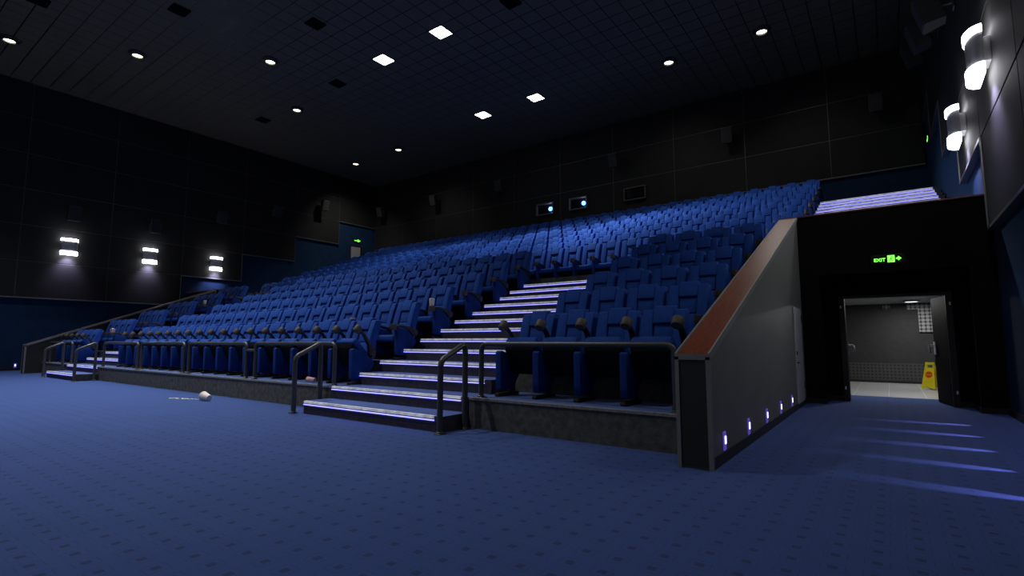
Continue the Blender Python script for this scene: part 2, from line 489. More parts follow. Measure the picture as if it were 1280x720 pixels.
# corridor behind the open door
m = MB(); m.box(-1.6, -1.5, 11.75, 17.5, 0, 2.3); m.box(XW-.001, XW+.0, 11.75, 11.76, 0, .01)
structure(m.build('wall_corridor_left', BLACK), 'dark side wall of the lobby behind the door', 'wall')
m = MB(); m.box(-1.5, XW, 17.4, 17.5, 0, 2.3)
structure(m.build('wall_corridor_far', mat('dark_grey_lobby_wall', (0.035, 0.035, 0.035), 0.7)), 'plain dark grey lobby wall seen through the open door', 'wall')
m = MB(); m.box(-1.5, XW, 17.36, 17.4, .06, .52)
structure(m.build('wall_corridor_dado', DOTS), 'dark perforated board low along the lobby wall', 'wall panels')
m = MB()
m.box(.62, .95, 17.34, 17.36, 1.35, 2.11); m.box(-.13, .03, 17.34, 17.36, 1.98, 2.11); m.box(.40, .62, 17.34, 17.36, 1.95, 2.11)
structure(m.build('wall_corridor_dots', PDOTS), 'dotted boards coloured as lit patches high on the lobby wall', 'wall panels')
m = MB(); m.box(-1.5, XW, 17.34, 17.36, 0, .06)
structure(m.build('baseboard_corridor', BASEB), 'dark baseboard along the lobby wall', 'baseboard')
m = MB(); m.box(-1.5, XW, 11.75, 17.4, 2.12, 2.22)
structure(m.build('ceiling_corridor', mat('lobby_ceiling', (0.30, 0.31, 0.30), 0.7, var=0.3, scale=3)), 'grey lobby ceiling behind the open door', 'ceiling')

# ------------------------------------------------------------------ seating tiers (fixed stand)
def tiers(name, xr, rows, yf, zf, label, last_y):
    m = MB()
    for r in range(rows):
        y0 = yf(r); y1 = yf(r+1) if r < rows-1 else last_y
        vs = m.box(xr[0], xr[1], y0, y1, 0.0, zf(r))
    for f in m.bm.faces:
        f.material_index = 1 if f.normal.z > .9 else 0
    m.bm.normal_update()
    for f in m.bm.faces: f.material_index = 1 if f.normal.z > .9 else 0
    return structure(m.build(name, [CONC, CARPET_PLAIN]), label, 'seating stand')
XR0, XR1 = -4.45, -1.58       # block by the wood-capped wall
XM0, XM1 = -18.40, -7.40      # wide middle block
TL = [('floor_tiers_near', (XR0, XR1), 'carpeted tiers under the short seat rows by the wood-capped wall'),
      ('floor_tiers_middle', (XM0, XM1), 'carpeted tiers under the wide middle block of seats'),
      ('floor_tiers_far', (mx(XR1), mx(XR0)), 'carpeted tiers under the short seat rows by the far side wall')]
for nm, xr, lb in TL:
    tiers(nm, xr, 6, yr, zr, lb, yk(12)+.4875)
    e = MB(); e.box(xr[0], xr[1], yr(0)-.012, yr(0)+.03, zr(0)-.03, zr(0)+.006, bev=.004, seg=1)
    structure(e.build('trim_' + nm + '_edge', EDGE), 'pale worn edging along the front of the ' + lb.split('under ')[1], 'trim')
m = MB()
for j in range(8):
    y0 = yk(13) if j == 0 else yu(j); y1 = yu(j+1) if j < 7 else YB
    m.box(-24.5, -1.55, y0, y1, 0, zu(j))
m.box(-27.2, -24.5, yk(13), YB, 2.5, zu(0)); m.box(-1.55, XW, yk(13), yu(0), 2.5, zu(0)); m.box(-1.55, XW, yu(7)+.4875-.4875+.49, YB, 2.5, zu(7))
m.box(-27.2, -24.5, yu(3), YB, zu(0), zu(3)); m.box(-27.2, -24.5, yu(7), YB, zu(3), zu(7))
m.bm.normal_update()
for f in m.bm.faces: f.material_index = 1 if f.normal.z > .9 else 0
structure(m.build('floor_tiers_upper', [CONC, CARPET_PLAIN]), 'carpeted tiers under the upper rows of seats below the back wall', 'seating stand')

# lit stairs: flight > step > nosing, light_strip
def flight(x0, x1, ks, label, yf, zf, zbase, tread):
    root = empty('staircase', ((x0+x1)/2, yf(ks[0]), zbase(ks[0])))
    tag(root, label, 'staircase', 'stairs lit along every step', kind='structure')
    ox, oy, oz = root.location
    for k in ks:
        y0, y1, z0, z1 = yf(k)-oy, yf(k)+tread-oy, zbase(k)-oz, zf(k)-oz
        a, b = x0-ox, x1-ox
        m = MB(); m.box(a, b, y0, y1, z0, z1)
        m.bm.normal_update()
        for f in m.bm.faces: f.material_index = 1 if f.normal.z > .9 else 0
        s = m.build('step', [RISER, CARPET_PLAIN], root)
        m = MB()
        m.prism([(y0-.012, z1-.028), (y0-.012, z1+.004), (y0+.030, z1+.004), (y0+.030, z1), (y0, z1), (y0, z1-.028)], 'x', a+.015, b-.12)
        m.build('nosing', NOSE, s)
        m = MB(); m.box(a+.015, b-.12, y0-.018, y0+.0, z1-.056, z1-.043)
        m.build('light_strip', LED, s)
    return root
flight(XM1+.02, XR0-.02, range(0, 13), 'wide LED-lit carpeted stairs climbing beside the wide middle block', yk, zk, lambda k: 0.0, .4875)
flight(mx(XR0)+.02, XM0-.02, range(0, 13), 'LED-lit carpeted stairs farthest away, beyond the wide middle block', yk, zk, lambda k: 0.0, .4875)
flight(-1.53, XW-.08, range(1, 15), 'LED-lit stairs above the black exit wall, by the back wall',
       lambda k: yu(0)+.4875*(k-1), lambda k: zu(0)+.1925*k, lambda k: 2.70, .4875)

# ------------------------------------------------------------------ wood-capped parapet walls beside the stand
def parapet(mir, label):
    f = mx if mir else (lambda x: x)
    g = (lambda a, b: (mx(b), mx(a))) if mir else (lambda a, b: (a, b))
    root = empty('parapet_wall', (f(-1.435), 4.69, 0))
    tag(root, label, 'parapet wall', kind='structure')
    def P(mb, name, mt, smooth=0):
        for v in mb.bm.verts: v.co -= root.location
        return mb.build(name, mt, root, smooth)
    ya, za, yb, zb = 4.69, .985, 10.87, 3.41
    sl = (zb-za)/(yb-ya)
    m = MB(); m.prism([(ya+.01, 0), (ya+.01, za-.02), (yb, zb-.03), (yb, 0)], 'x', *g(-1.565, -1.30))
    P(m, 'core', GREY)
    m = MB(); m.box(*g(-1.55, -1.32), ya-.004, ya+.01, .02, za-.05)
    o = P(m, 'front_panel', DGREY); o['label'] = 'charcoal front panel'
    m = MB()
    m.box(*g(-1.59, -1.555), ya-.012, ya+.03, 0, za-.02)
    m.box(*g(-1.32, -1.285), ya-.012, ya+.03, 0, za-.02)
    m.box(*g(-1.59, -1.285), ya-.012, ya+.03, za-.045, za+.005)
    for a, b in ((-1.59, -1.575), (-1.30, -1.283)):
        m.prism([(ya-.01, za-.05), (ya-.01, za+.012), (yb, zb+.012), (yb, zb-.05)], 'x', *g(a, b))
    m.box(*g(-1.59, -1.283), yb-.04, yb-.005, zb-.05, zb+.005)
    o = P(m, 'edging', GTRIM); o['label'] = 'grey metal edging'
    m = MB(); m.prism([(ya+.03, za-.025), (ya+.03, za+.008), (yb-.04, zb-.008), (yb-.04, zb-.045)], 'x', *g(-1.574, -1.301))
    o = P(m, 'wooden_top', WOOD); o['label'] = 'varnished reddish wooden top'
    m = MB(); m.prism([(ya+.03, .02), (ya+.03, za-.055), (yb-.04, zb-.055), (yb-.04, .02)], 'x', *g(-1.569, -1.562))
    o = P(m, 'inner_panel', DGREY); o['label'] = 'charcoal panel facing the seats'
    m = MB(); m.box(*g(-1.30, -1.287), ya+.03, yb-.04, 0, .10)
    P(m, 'baseboard', BASEB)
    return root, P
pr, PP = parapet(False, 'grey wall sloping up with reddish wooden top beside the exit corridor')
parapet(True, 'dark sloping wall with pale top edge beside the far block')
# service door in the near parapet
d = empty('service_door', (-1.30, 10.15, .08)); structure(d, 'narrow pale grey service hatch in the grey sloping wall', 'door')
d.name = 'door_2'
m = MB(); m.box(0, .020, -.40, .40, 0, 1.60, bev=.004, seg=1); m.build('door_leaf', mat('service_hatch_grey', (0.5, 0.5, 0.49), 0.5), d)
m = MB(); m.box(.02, .034, -.34, -.30, .80, .86, bev=.004); m.box(.02, .05, -.33, -.25, .66, .68, bev=.004); m.build('lock', PLAST, d)
for z in (.2, 1.35):
    m = MB(); m.box(.02, .032, .385, .41, z, z+.14); m.build('hinge', PLAST, d)

# step lights: fixture > lens
def step_light(x, y, sgn, label, group, spot=False):
    d = empty('step_light', (x, y, .19)); tag(d, label, 'step light', group)
    m = MB(); m.box(*sorted((0, sgn*.012)), -.04, .04, -.085, .085, bev=.004, seg=1); m.build('faceplate', LEDF, d)
    m = MB(); m.box(*sorted((sgn*.012, sgn*.018)), -.018, .018, -.025, .045); m.build('lens', LEDW, d)
    return d
names5 = ['first', 'second', 'third', 'fourth', 'fifth']
for i in range(5):
    step_light(-1.30, 5.11+1.01*i, 1, 'violet step light low on the grey sloping wall, %s from its front end' % names5[i], 'step lights on the sloping wall')
for i, y in enumerate((5.13, 6.16, 7.19, 8.18, 9.24)):
    step_light(XW-.03, y, -1, 'violet step light low on the exit side wall, %s from the front' % names5[i], 'step lights on the exit side wall')
    l = bpy.data.lights.new('step_beam', 'SPOT'); l.energy = 60; l.color = (.34, .38, 1.0); l.spot_size = R(17); l.spot_blend = .9; l.shadow_soft_size = .004
    o = bpy.data.objects.new('step_beam', l); o.location = (XW-.10, y, .175)
    o.rotation_euler = Vector((-1.0, [.06, .04, -.02, -.02, -.09][i], -.21)).to_track_quat('-Z', 'Y').to_euler(); link(o)
step_light(XL+.03, 5.02, 1, 'lone violet step light at the far end of the blue carpet', 'step lights far away')

# ------------------------------------------------------------------ cinema seats
W = PIT
def lean(c):
    x, y, z = c
    t = (z-.38)/.78
    return (x, y+.17*t+.05*t*t-.02*sin(pi*max(0, min(1, t))), z)
def build_backrest():
    m = MB()
    m.box(-.262, .262, .43, .515, .36, 1.10, bev=.03, seg=2, fn=lean, cuts=4)             # shell
    for s in (-1, 1):
        x0, x1 = sorted((s*.123, s*.260))
        m.box(x0, x1, .36, .47, .40, 1.098, bev=.018, seg=2, fn=lambda c: lean((c[0], c[1]-.10*max(0, abs(c[0])-.13), c[2])), cuts=4)
    m.box(-.120, .120, .385, .46, .40, .70, bev=.018, seg=2, fn=lean, cuts=1)
    m.box(-.120, .120, .39, .46, .708, .926, bev=.018, seg=2, fn=lean)
    return m
def build_headrest():
    m = MB(); m.box(-.125, .125, .352, .475, .93, 1.142, bev=.020, seg=3, fn=lean); return m
def build_seat():
    m = MB(); m.box(-.245, .245, -.02, .46, .335, .455, bev=.035, seg=3)
    return m
def build_pan():
    m = MB(); m.prism([(.0, .333), (.44, .333), (.44, .20), (.36, .17), (.05, .27)], 'x', -.235, .235, bev=.01, seg=1)
    return m
def build_panel():
    m = MB(); m.prism([(.008, .10), (0, .58), (.04, .60), (.27, .535), (.47, .35), (.45, .29), (.28, .085), (.02, .085)], 'x', -.045, .045, bev=.012, seg=2)
    return m
def build_foot():
    m = MB()
    m.prism([(.26, .14), (.40, .32), (.455, .33), (.335, .05), (.25, .05)], 'x', -.022, .022, bev=.006, seg=1)
    m.box(-.035, .035, -.03, .44, 0, .045, bev=.012, seg=2)
    m.box(-.03, .03, .24, .36, .03, .13, bev=.008, seg=1)
    m.lathe([(0, -.028), (.014, -.028), (.014, .028), (0, .028)], 8, M=Matrix.Translation((0, .43, .325)) @ Matrix.Rotation(pi/2, 4, 'Y'))
    return m
AP = (.46, .53)    # arm pivot y, z
def build_arm():
    m = MB()
    m.prism([(-.02, .585), (-.02, .635), (.10, .645), (.36, .605), (.50, .565), (.535, .51), (.50, .445), (.43, .435), (.38, .48), (.30, .55), (.10, .61)],
            'x', -.036, .036, bev=.012, seg=2)
    m.lathe([(0, -.046), (.052, -.046), (.058, -.038), (.058, .038), (.052, .046), (0, .046)], 14, M=Matrix.Translation((0, AP[0], AP[1]-.02)) @ Matrix.Rotation(pi/2, 4, 'Y'))
    return m
def build_cup():
    m = MB(); m.lathe([(0, .545), (.056, .545), (.064, .56), (.066, .65), (.055, .652), (.053, .60), (0, .598)], 18, M=Matrix.Translation((0, -.055, 0)))
    return m
def rotated(mb, piv, ang):
    M = Matrix.Translation((0, piv[0], piv[1])) @ Matrix.Rotation(ang, 4, 'X') @ Matrix.Translation((0, -piv[0], -piv[1]))
    bmesh.ops.transform(mb.bm, matrix=M, verts=mb.bm.verts[:]); return mb
SP = (.46, .42); SA = -R(46); AA = -R(42)
ME = {
 'backrest': build_backrest().mesh('backrest', FAB, 40), 'headrest': build_headrest().mesh('headrest', FAB, 40),
 'seat': build_seat().mesh('seat', FAB, 40), 'seat_pan': build_pan().mesh('seat_pan', DARKPL, 30),
 'side_panel': build_panel().mesh('side_panel', FABD, 40), 'foot': build_foot().mesh('foot', PLAST, 30),
 'armrest': build_arm().mesh('armrest', PLAST, 40), 'cup_holder': build_cup().mesh('cup_holder', CUPH, 40),
 'seat_up': rotated(build_seat(), SP, SA).mesh('seat', FAB, 40), 'seat_pan_up': rotated(build_pan(), SP, SA).mesh('seat_pan', DARKPL, 30),
 'armrest_up': rotated(build_arm(), AP, AA).mesh('armrest', PLAST, 40), 'cup_holder_up': rotated(build_cup(), AP, AA).mesh('cup_holder', CUPH, 40),
}
def side(root, x, up):
    put('side_panel', ME['side_panel'], root, (x, 0, 0))
    a = put('armrest', ME['armrest_up' if up else 'armrest'], root, (x, 0, 0))
    put('cup_holder', ME['cup_holder_up' if up else 'cup_holder'], a)
    put('foot', ME['foot'], root, (x, 0, 0))
def make_seat(up, extra):
    root = empty('cinema_seat', (0, 0, 0))
    b = put('backrest', ME['backrest'], root); put('headrest', ME['headrest'], b)
    s = put('seat', ME['seat_up' if up else 'seat'], root); put('seat_pan', ME['seat_pan_up' if up else 'seat_pan'], s)
    side(root, W/2, up)
    if extra: side(root, -W/2, up)
    return root
def copy_tree(o, parent=None, depth=0):
    c = o.copy(); col.objects.link(c); c.parent = parent
    for ch in kids[o.name]: copy_tree(ch, c)
    return c
ORD = ['', 'first', 'second', 'third', 'fourth', 'fifth', 'sixth', 'seventh', 'eighth', 'ninth', 'tenth', 'eleventh', 'twelfth', 'thirteenth',
       'fourteenth', 'fifteenth', 'sixteenth', 'seventeenth', 'eighteenth', 'nineteenth', 'twentieth']
def ordn(n):
    if n <= 20: return ORD[n]
    t = {2: 'twenty', 3: 'thirty'}[n//10]
    return {20: 'twentieth', 30: 'thirtieth'}[n-n % 10] if n % 10 == 0 else t+'-'+ORD[n % 10]
XS_R, XS_M, XS_U = -1.862, -7.34, -1.56      # outermost standards, near end
XS_F = mx(-1.862-4*PIT)-.12
seats = []          # (distance, x, y, z, up, extra, label, group)
def add_row(x_end, n, y, z, up, where, group):
    for i in range(n):
        x = x_end-PIT*(i+.5)
        d = -x*sin(R(36.03))+y*cos(R(36.03))
        seats.append((d, x, y, z, up, i == n-1, where % ordn(i+1), group))
for r in range(6):
    rn = 'front' if r == 0 else ordn(r+1)
    lead = 'blue tipped-up cinema seat' if r == 0 else 'blue cinema seat'
    y, z = yr(r)+.31, zr(r)
    add_row(XS_R, 4, y, z, r == 0, lead+', %s row beside wood-capped sloping wall, %%s from that wall' % rn, 'seats beside the wood-capped wall')
    add_row(XS_M, 18, y, z, r == 0, lead+', %s row of wide middle block, %%s from the near lit stairs' % rn, 'seats in the wide middle block')
    add_row(XS_F, 4, y, z, r == 0, lead+', %s row beyond the farthest stairs, %%s from those stairs' % rn, 'seats beyond the farthest stairs')
for j in range(8):
    add_row(XS_U, 38, yu(j)+.31, zu(j), False, 'blue cinema seat, %s row of upper tier, %%s from its exit wall end' % (ordn(j+1) if j < 7 else 'rearmost'), 'seats of the upper tier')
seats.sort(key=lambda s: s[0])
protos = {(u, e): make_seat(u, e) for u in (False, True) for e in (False, True)}
kids = {}
for o in list(col.objects):
    kids.setdefault(o.name, [])
for o in list(col.objects):
    if o.parent: kids.setdefault(o.parent.name, []).append(o)
used = set()
for (d, x, y, z, up, extra, label, group) in seats[:300]:
    k = (up, extra)
    o = copy_tree(protos[k]) if k in used else protos[k]
    used.add(k)
    o.location = (x, y, z)
    tag(o, label, 'seat', group)
# the rest, far up the hall, as one object
def rest_mesh():
    mats = [FAB, DARKPL, FABD, PLAST, CUPH]
    V, Fc, MI = [], [], []
    def add(me, off):
        n = len(V); o = Vector(off)
        V.extend([tuple(v.co+o) for v in me.vertices])
        for p_ in me.polygons: Fc.append([n+i for i in p_.vertices])
        MI.extend([mats.index(me.materials[0])]*len(me.polygons))
    for (d, x, y, z, up, extra, label, group) in seats[300:]:
        for n_ in ('backrest', 'headrest', 'seat', 'seat_pan'): add(ME[n_], (x, y, z))
        for s in ([1, -1] if extra else [1]):
            for n_ in ('side_panel', 'armrest', 'cup_holder', 'foot'): add(ME[n_], (x+s*W/2, y, z))
    me = bpy.data.meshes.new('cinema_seats_rear'); me.from_pydata(V, [], Fc)
    for m_ in mats: me.materials.append(m_)
    me.polygons.foreach_set('material_index', MI)
    for p_ in me.polygons: p_.use_smooth = True
    try: me.set_sharp_from_angle(angle=R(40))
    except Exception: pass
    return me
o = link(bpy.data.objects.new('cinema_seats', rest_mesh()))
tag(o, 'rearmost blue cinema seats high up below the black back wall', 'seats', kind='stuff')

# ------------------------------------------------------------------ handrails
def base_plate(m, x, y, z):
    m.box(x-.055, x+.055, y-.055, y+.055, z, z+.014, bev=.004, seg=1)
    m.lathe([(.045, .014), (.045, .026), (.034, .034)], 14, M=Matrix.Translation((x, y, z)))
def front_rail(x0, x1, y, z, label, group):
    root = empty('guard_rail', ((x0+x1)/2, y, z)); tag(root, label, 'handrail', group)
    h, r, br = .685, .034, .09; a, b = x0-(x0+x1)/2, x1-(x0+x1)/2
    P = lambda u, v: (u, 0, v)
    pts = arc((a+br, h-br), br, pi, pi/2, 6, P)+arc((b-br, h-br), br, pi/2, 0, 6, P)
    m = MB(); m.tube(pts, r); m.build('top_bar', RAIL, root, 50)
    for x in (a, b):
        m = MB(); m.tube([(x, 0, .01), (x, 0, h-br)], r); m.build('post', RAIL, root, 50)
        m = MB(); base_plate(m, x, 0, 0); m.build('base_plate', RAIL, root, 30)
    return root
yrail = yr(0)+.075
RG = 'guard rails along the stage front'
front_rail(-4.31, -1.78, yrail, zr(0), 'black guard rail in front of the seats beside the wood-capped wall', RG)
rl = ['black guard rail of the middle block, next to the near stairs', 'black guard rail of the middle block, second from the near stairs',
      'black guard rail of the middle block, third from the near stairs', 'black guard rail of the middle block, next to the farthest stairs']
for (a, b), l in zip([(-9.95, -7.43), (-12.83, -10.29), (-15.58, -13.10), (-18.34, -15.84)], rl):
    front_rail(a, b, yrail, zr(0), l, RG)
front_rail(-23.68, -21.30, yrail, zr(0), 'black guard rail beyond the farthest stairs', RG)
# link between two neighbouring rails
m = MB(); m.tube([(-10.26, yrail, zr(0)+.55), (-9.98, yrail, zr(0)+.55)], .028); o = m.build('rail_link', RAIL); tag(o, 'short black tube joining two guard rails of the middle block', 'handrail')
def stair_rail(x, label):
    y0, y1 = 4.61, 5.06
    root = empty('stair_rail', (x, y0, 0)); tag(root, label, 'handrail', 'handrails at the foot of the stairs')
    L = y1-y0
    P = lambda u, v: (0, u, v)
    a = math.atan2(.20, L)
    pts = [(0, 0, .80)]+[(0, .012, .85), (0, .045, .885)]+[(0, L-.07, 1.045), (0, L-.03, 1.052), (0, L-.008, 1.03), (0, L, .98)]
    m = MB(); m.tube(pts, .037); m.build('top_bar', RAIL, root, 60)
    for y, h in ((0, .80), (L, .98)):
        m = MB(); m.tube([(0, y, .01), (0, y, h)], .037); m.build('post', RAIL, root, 50)
        m = MB(); base_plate(m, 0, y, 0); m.build('base_plate', RAIL, root, 30)
stair_rail(-4.42, 'black handrail at the foot of the near stairs, beside the short guard rail')
stair_rail(-7.53, 'black handrail at the foot of the near stairs, towards the middle block')
stair_rail(mx(-7.53)-.06, 'black handrail at the foot of the farthest stairs, towards the middle block')
stair_rail(mx(-4.42), 'black handrail at the foot of the farthest stairs, by the dark sloping wall')

# ------------------------------------------------------------------ ceiling fittings
def spot(name, loc, tgt, e, c, size, blend, soft=.1):
    l = bpy.data.lights.new(name, 'SPOT'); l.energy = e; l.color = c; l.spot_size = size; l.spot_blend = blend; l.shadow_soft_size = soft
    o = bpy.data.objects.new(name, l); o.location = loc
    o.rotation_euler = (Vector(tgt)-Vector(loc)).to_track_quat('-Z', 'Y').to_euler()
    return link(o)
def panel_light(x, y, label):
    root = empty('ceiling_light', (x, y, ZC)); tag(root, label, 'ceiling light', 'square ceiling lights')
    h = .27
    m = MB()
    for a, b, c, d in ((-h-.02, h+.02, -h-.02, -h), (-h-.02, h+.02, h, h+.02), (-h-.02, -h, -h, h), (h, h+.02, -h, h)):
        m.box(a, b, c, d, -.025, 0)
    m.build('frame', FIXT, root)
    m = MB(); m.box(-h, h, -h, h, -.02, -.004); m.build('diffuser', SQ, root)
for x, y, l in ((-11.51, 11.79, 'square white ceiling light, the biggest looking and highest of the four'), (-14.375, 11.79, 'square white ceiling light beside the highest one, over the middle block'),
                (-11.51, 17.53, 'square white ceiling light nearer the back wall, above the projector ports'), (-14.375, 17.53, 'square white ceiling light nearest the back wall and far corner')):
    panel_light(x, y, l)
def downlight(x, y, label):
    root = empty('downlight', (x, y, ZC)); tag(root, label, 'downlight', 'round ceiling downlights')
    m = MB(); m.lathe([(0, 0), (.27, 0), (.29, -.03), (.25, -.06), (.20, -.065), (.19, -.10), (.165, -.105), (.155, -.03), (0, -.03)], 24)
    m.build('housing', FIXT, root, 30)
    m = MB(); m.lathe([(0, -.085), (.12, -.08), (.153, -.06), (.153, -.032), (0, -.032)], 24); m.build('lens', WARM, root, 30)
DL = [(-23.63, 3.43, 'round downlight nearest the screen end, over the far side aisle'), (-21.2, 6.35, 'round downlight second from the screen end, above the wall lamps'),
      (-17.76, 9.375, 'round downlight beside the brightest patch of ceiling grid'), (-20.64, 12.2, 'round downlight below the brightest patch of ceiling grid'),
      (-24.34, 18.15, 'round downlight deepest in the far corner of the ceiling'), (-20.65, 18.08, 'round downlight near the back wall, beside the far corner one'),
      (-2.84, 17.93, 'round downlight nearest the exit side wall'), (-5.98, 18.0, 'round downlight near the back wall, second from the exit side')]
for x, y, l in DL+[(-13.0, 2.9, 'added unseen round downlight over the open floor, screen end'), (-8.5, 1.2, 'added unseen round downlight over the open floor, before the near stairs'), (-.4, 3.0, 'added unseen round downlight over the open floor by the sloping wall')]: downlight(x, y, l)  # last entries are unseen fixtures added to brighten floor and seats
def vent(x, y, label):
    root = empty('air_vent', (x, y, ZC)); tag(root, label, 'air vent', 'square ceiling vents')
    m = MB(); h = .24
    for a, b, c, d in ((-h, h, -h, -h+.04), (-h, h, h-.04, h), (-h, -h+.04, -h+.04, h-.04), (h-.04, h, -h+.04, h-.04)): m.box(a, b, c, d, -.05, 0)
    m.build('frame', BLACK, root)
    m = MB()
    for i in range(6):
        y0 = -h+.05+i*.062; m.prism([(y0, -.005), (y0+.012, -.005), (y0+.05, -.05), (y0+.038, -.05)], 'x', -h+.04, h-.04)
    m.build('grille', BLACK, root)
for x, y, l in ((-20.2, 3.46, 'black square air vent between the first downlights and the screen end'), (-17.26, 6.155, 'black square air vent at the top edge of the lit ceiling grid'), (-14.46, 9.05, 'black square air vent close to the highest square light'),
                (-17.24, 11.87, 'black square air vent in line with two square lights'), (-22.97, 11.93, 'black square air vent nearest the far side wall'), (-8.7, 11.9, 'black square air vent between the highest square light and the exit side')):
    vent(x, y, l)

# ------------------------------------------------------------------ wall lamps, speakers
def wall_lamp(x, y, sgn, label):
    root = empty('wall_lamp', (x, y, 4.62)); tag(root, label, 'wall lamp', 'wall lamps with glowing ends')
    def half(z0, z1, w, dp, n=14):
        pts = [(0.09*sgn, w)]+[(sgn*(.11+dp*sin(pi*i/n)), w*cos(pi*i/n)) for i in range(n+1)]+[(0.09*sgn, -w)]
        return pts, z0, z1
    def pr_(name, z0, z1, w, dp, mt):
        pts, a, b = half(z0, z1, w, dp)
        m = MB(); m.prism(pts, 'z', a, b); return m.build(name, mt, root, 40)
    pr_('lower_glass', 0, .15, .285, .155, LAMPW)
    pr_('metal_band', .15, .57, .272, .135, LBAND)
    pr_('upper_glass', .57, .67, .285, .155, LAMPW)
    m = MB(); m.box(*sorted((0, sgn*.095)), -.16, .16, .20, .54, bev=.01); m.build('back_plate', CHROME, root)
    spot('wall_lamp_downlight', (x+sgn*.25, y, 4.59), (x, y, 4.18), LAMP_E, (.64, .58, 1.0), R(100), .95, .05)
    spot('wall_lamp_glow', (x+sgn*.32, y, 4.9), (x+sgn*5, y-.8, 2.2), GLOW_E, (.93, .92, 1.0), R(135), .6, .1)
GLOW_E = 40
LAMP_E = 110
for i, y in enumerate((6.28, 9.16, 12.03)):
    wall_lamp(XL+.09, y, 1, ('glowing wall lamp on the far wall, nearest the screen end', 'glowing wall lamp on the far wall, the middle one of three', 'glowing wall lamp on the far wall above a bright blue patch')[i])
    wall_lamp(XW-.09, y, -1, ('glowing wall lamp on the exit wall, nearest the screen end', 'big steel-banded wall lamp on the exit wall, the closer one', 'steel-banded wall lamp on the exit wall, farther along it')[i])
def speaker(x, y, z, yaw, label, group, w=.42, h=.62, dpt=.36, off=.30, tilt=R(14)):
    """box speaker on a bracket; local +X points away from the wall"""
    root = empty('wall_speaker', (x, y, z), yaw); tag(root, label, 'speaker', group)
    M = Matrix.Translation((off, 0, 0)) @ Matrix.Rotation(tilt, 4, 'Y')
    m = MB(); m.prism([(0, -w*.36), (dpt, -w/2), (dpt, w/2), (0, w*.36)], 'z', -h/2, h/2, bev=.015, M=M); m.build('case', SPK, root)
    m = MB(); m.box(dpt-.005, dpt+.018, -w*.44, w*.44, -h*.46, h*.46, bev=.008, M=M); m.build('grille', GRILL, root)
    m = MB(); m.box(0, .03, -.09, .09, -.13, .13, bev=.006); m.tube([(.02, 0, 0), (off+.06, 0, 0)], .028)
    m.build('bracket', SPK, root)
SG = 'wall speakers on brackets'
for (y, z, l) in ((6.244, 6.35, 'dark speaker on the far wall above the first glowing lamp'), (9.147, 6.34, 'dark speaker on the far wall above the middle glowing lamp'), (12.0, 7.31, 'dark speaker on the far wall above the third glowing lamp'),
                  (14.855, 8.23, 'dark speaker on the far wall, next after the lamps'), (17.745, 9.16, 'dark speaker on the far wall, close to the back corner')):
    speaker(XL+.09, y, z, 0, l, SG)
for (y, z, l) in ((12.0, 7.31, 'biggest dark speaker on the exit wall, top edge'), (14.86, 8.23, 'dark speaker on the exit wall, middle one by the ceiling'), (17.75, 9.16, 'dark speaker on the exit wall, the farthest of three')):
    speaker(XW-.09, y, z, pi, l, SG, w=.44, h=.62, dpt=.34, off=.20)
for (x, l) in ((-26.0, 'dark speaker on the back wall, closest to the far corner'), (-21.27, 'dark speaker on the back wall, second from the far corner'), (-16.43, 'dark speaker on the back wall, third from the far corner'),
               (-9.79, 'dark speaker on the back wall above the unlit projector port'), (-4.83, 'dark speaker on the back wall, second from the exit side'), (.07, 'dark speaker on the back wall, closest to the exit side')):
    speaker(x, YB-.09, 9.42, -pi/2, l, SG)

# ------------------------------------------------------------------ projector ports
def port(x0, x1, lit, label):
    root = empty('projector_port', ((x0+x1)/2, YB-.09, 7.53)); tag(root, label, 'projector port', 'projector ports in the back wall')
    w = (x1-x0)/2; h = .50
    m = MB()
    for a, b, c, d in ((-w-.05, w+.05, -.05, 0), (-w-.05, w+.05, h, h+.05), (-w-.05, -w, 0, h), (w, w+.05, 0, h)): m.box(a, b, -.16, 0, c, d, bev=.005, seg=1)
    m.build('frame', STRIP if lit else DSTRIP, root)
    m = MB(); m.box(-w, w, -.03, 0, 0, h); m.build('pane', mat('dark_port_glass', (.004, .005, .008), .1, var=0), root)
    if lit:
        m = MB(); m.lathe([(0, 0), (.085, 0), (.10, .015), (.10, .06), (0, .06)], 18, M=Matrix.Translation((w-.16, -.12, .22)) @ Matrix.Rotation(-pi/2, 4, 'X'))
        m.build('lens', PROJ, root, 40)
        l = bpy.data.lights.new('projector_glow', 'POINT'); l.energy = 2.2; l.color = (.5, .6, 1); l.shadow_soft_size = .03
        q = bpy.data.objects.new('projector_glow', l); q.location = ((x0+x1)/2+w-.2, YB-.09-.15, 7.53+.34); link(q)
port(-14.25, -13.32, True, 'projector port with glowing blue lens, farther from the exit side')
port(-12.33, -11.44, True, 'projector port with glowing blue lens, closer to the exit side')
port(-9.46, -8.51, False, 'unlit projector port in the back wall, beside the two glowing ones')

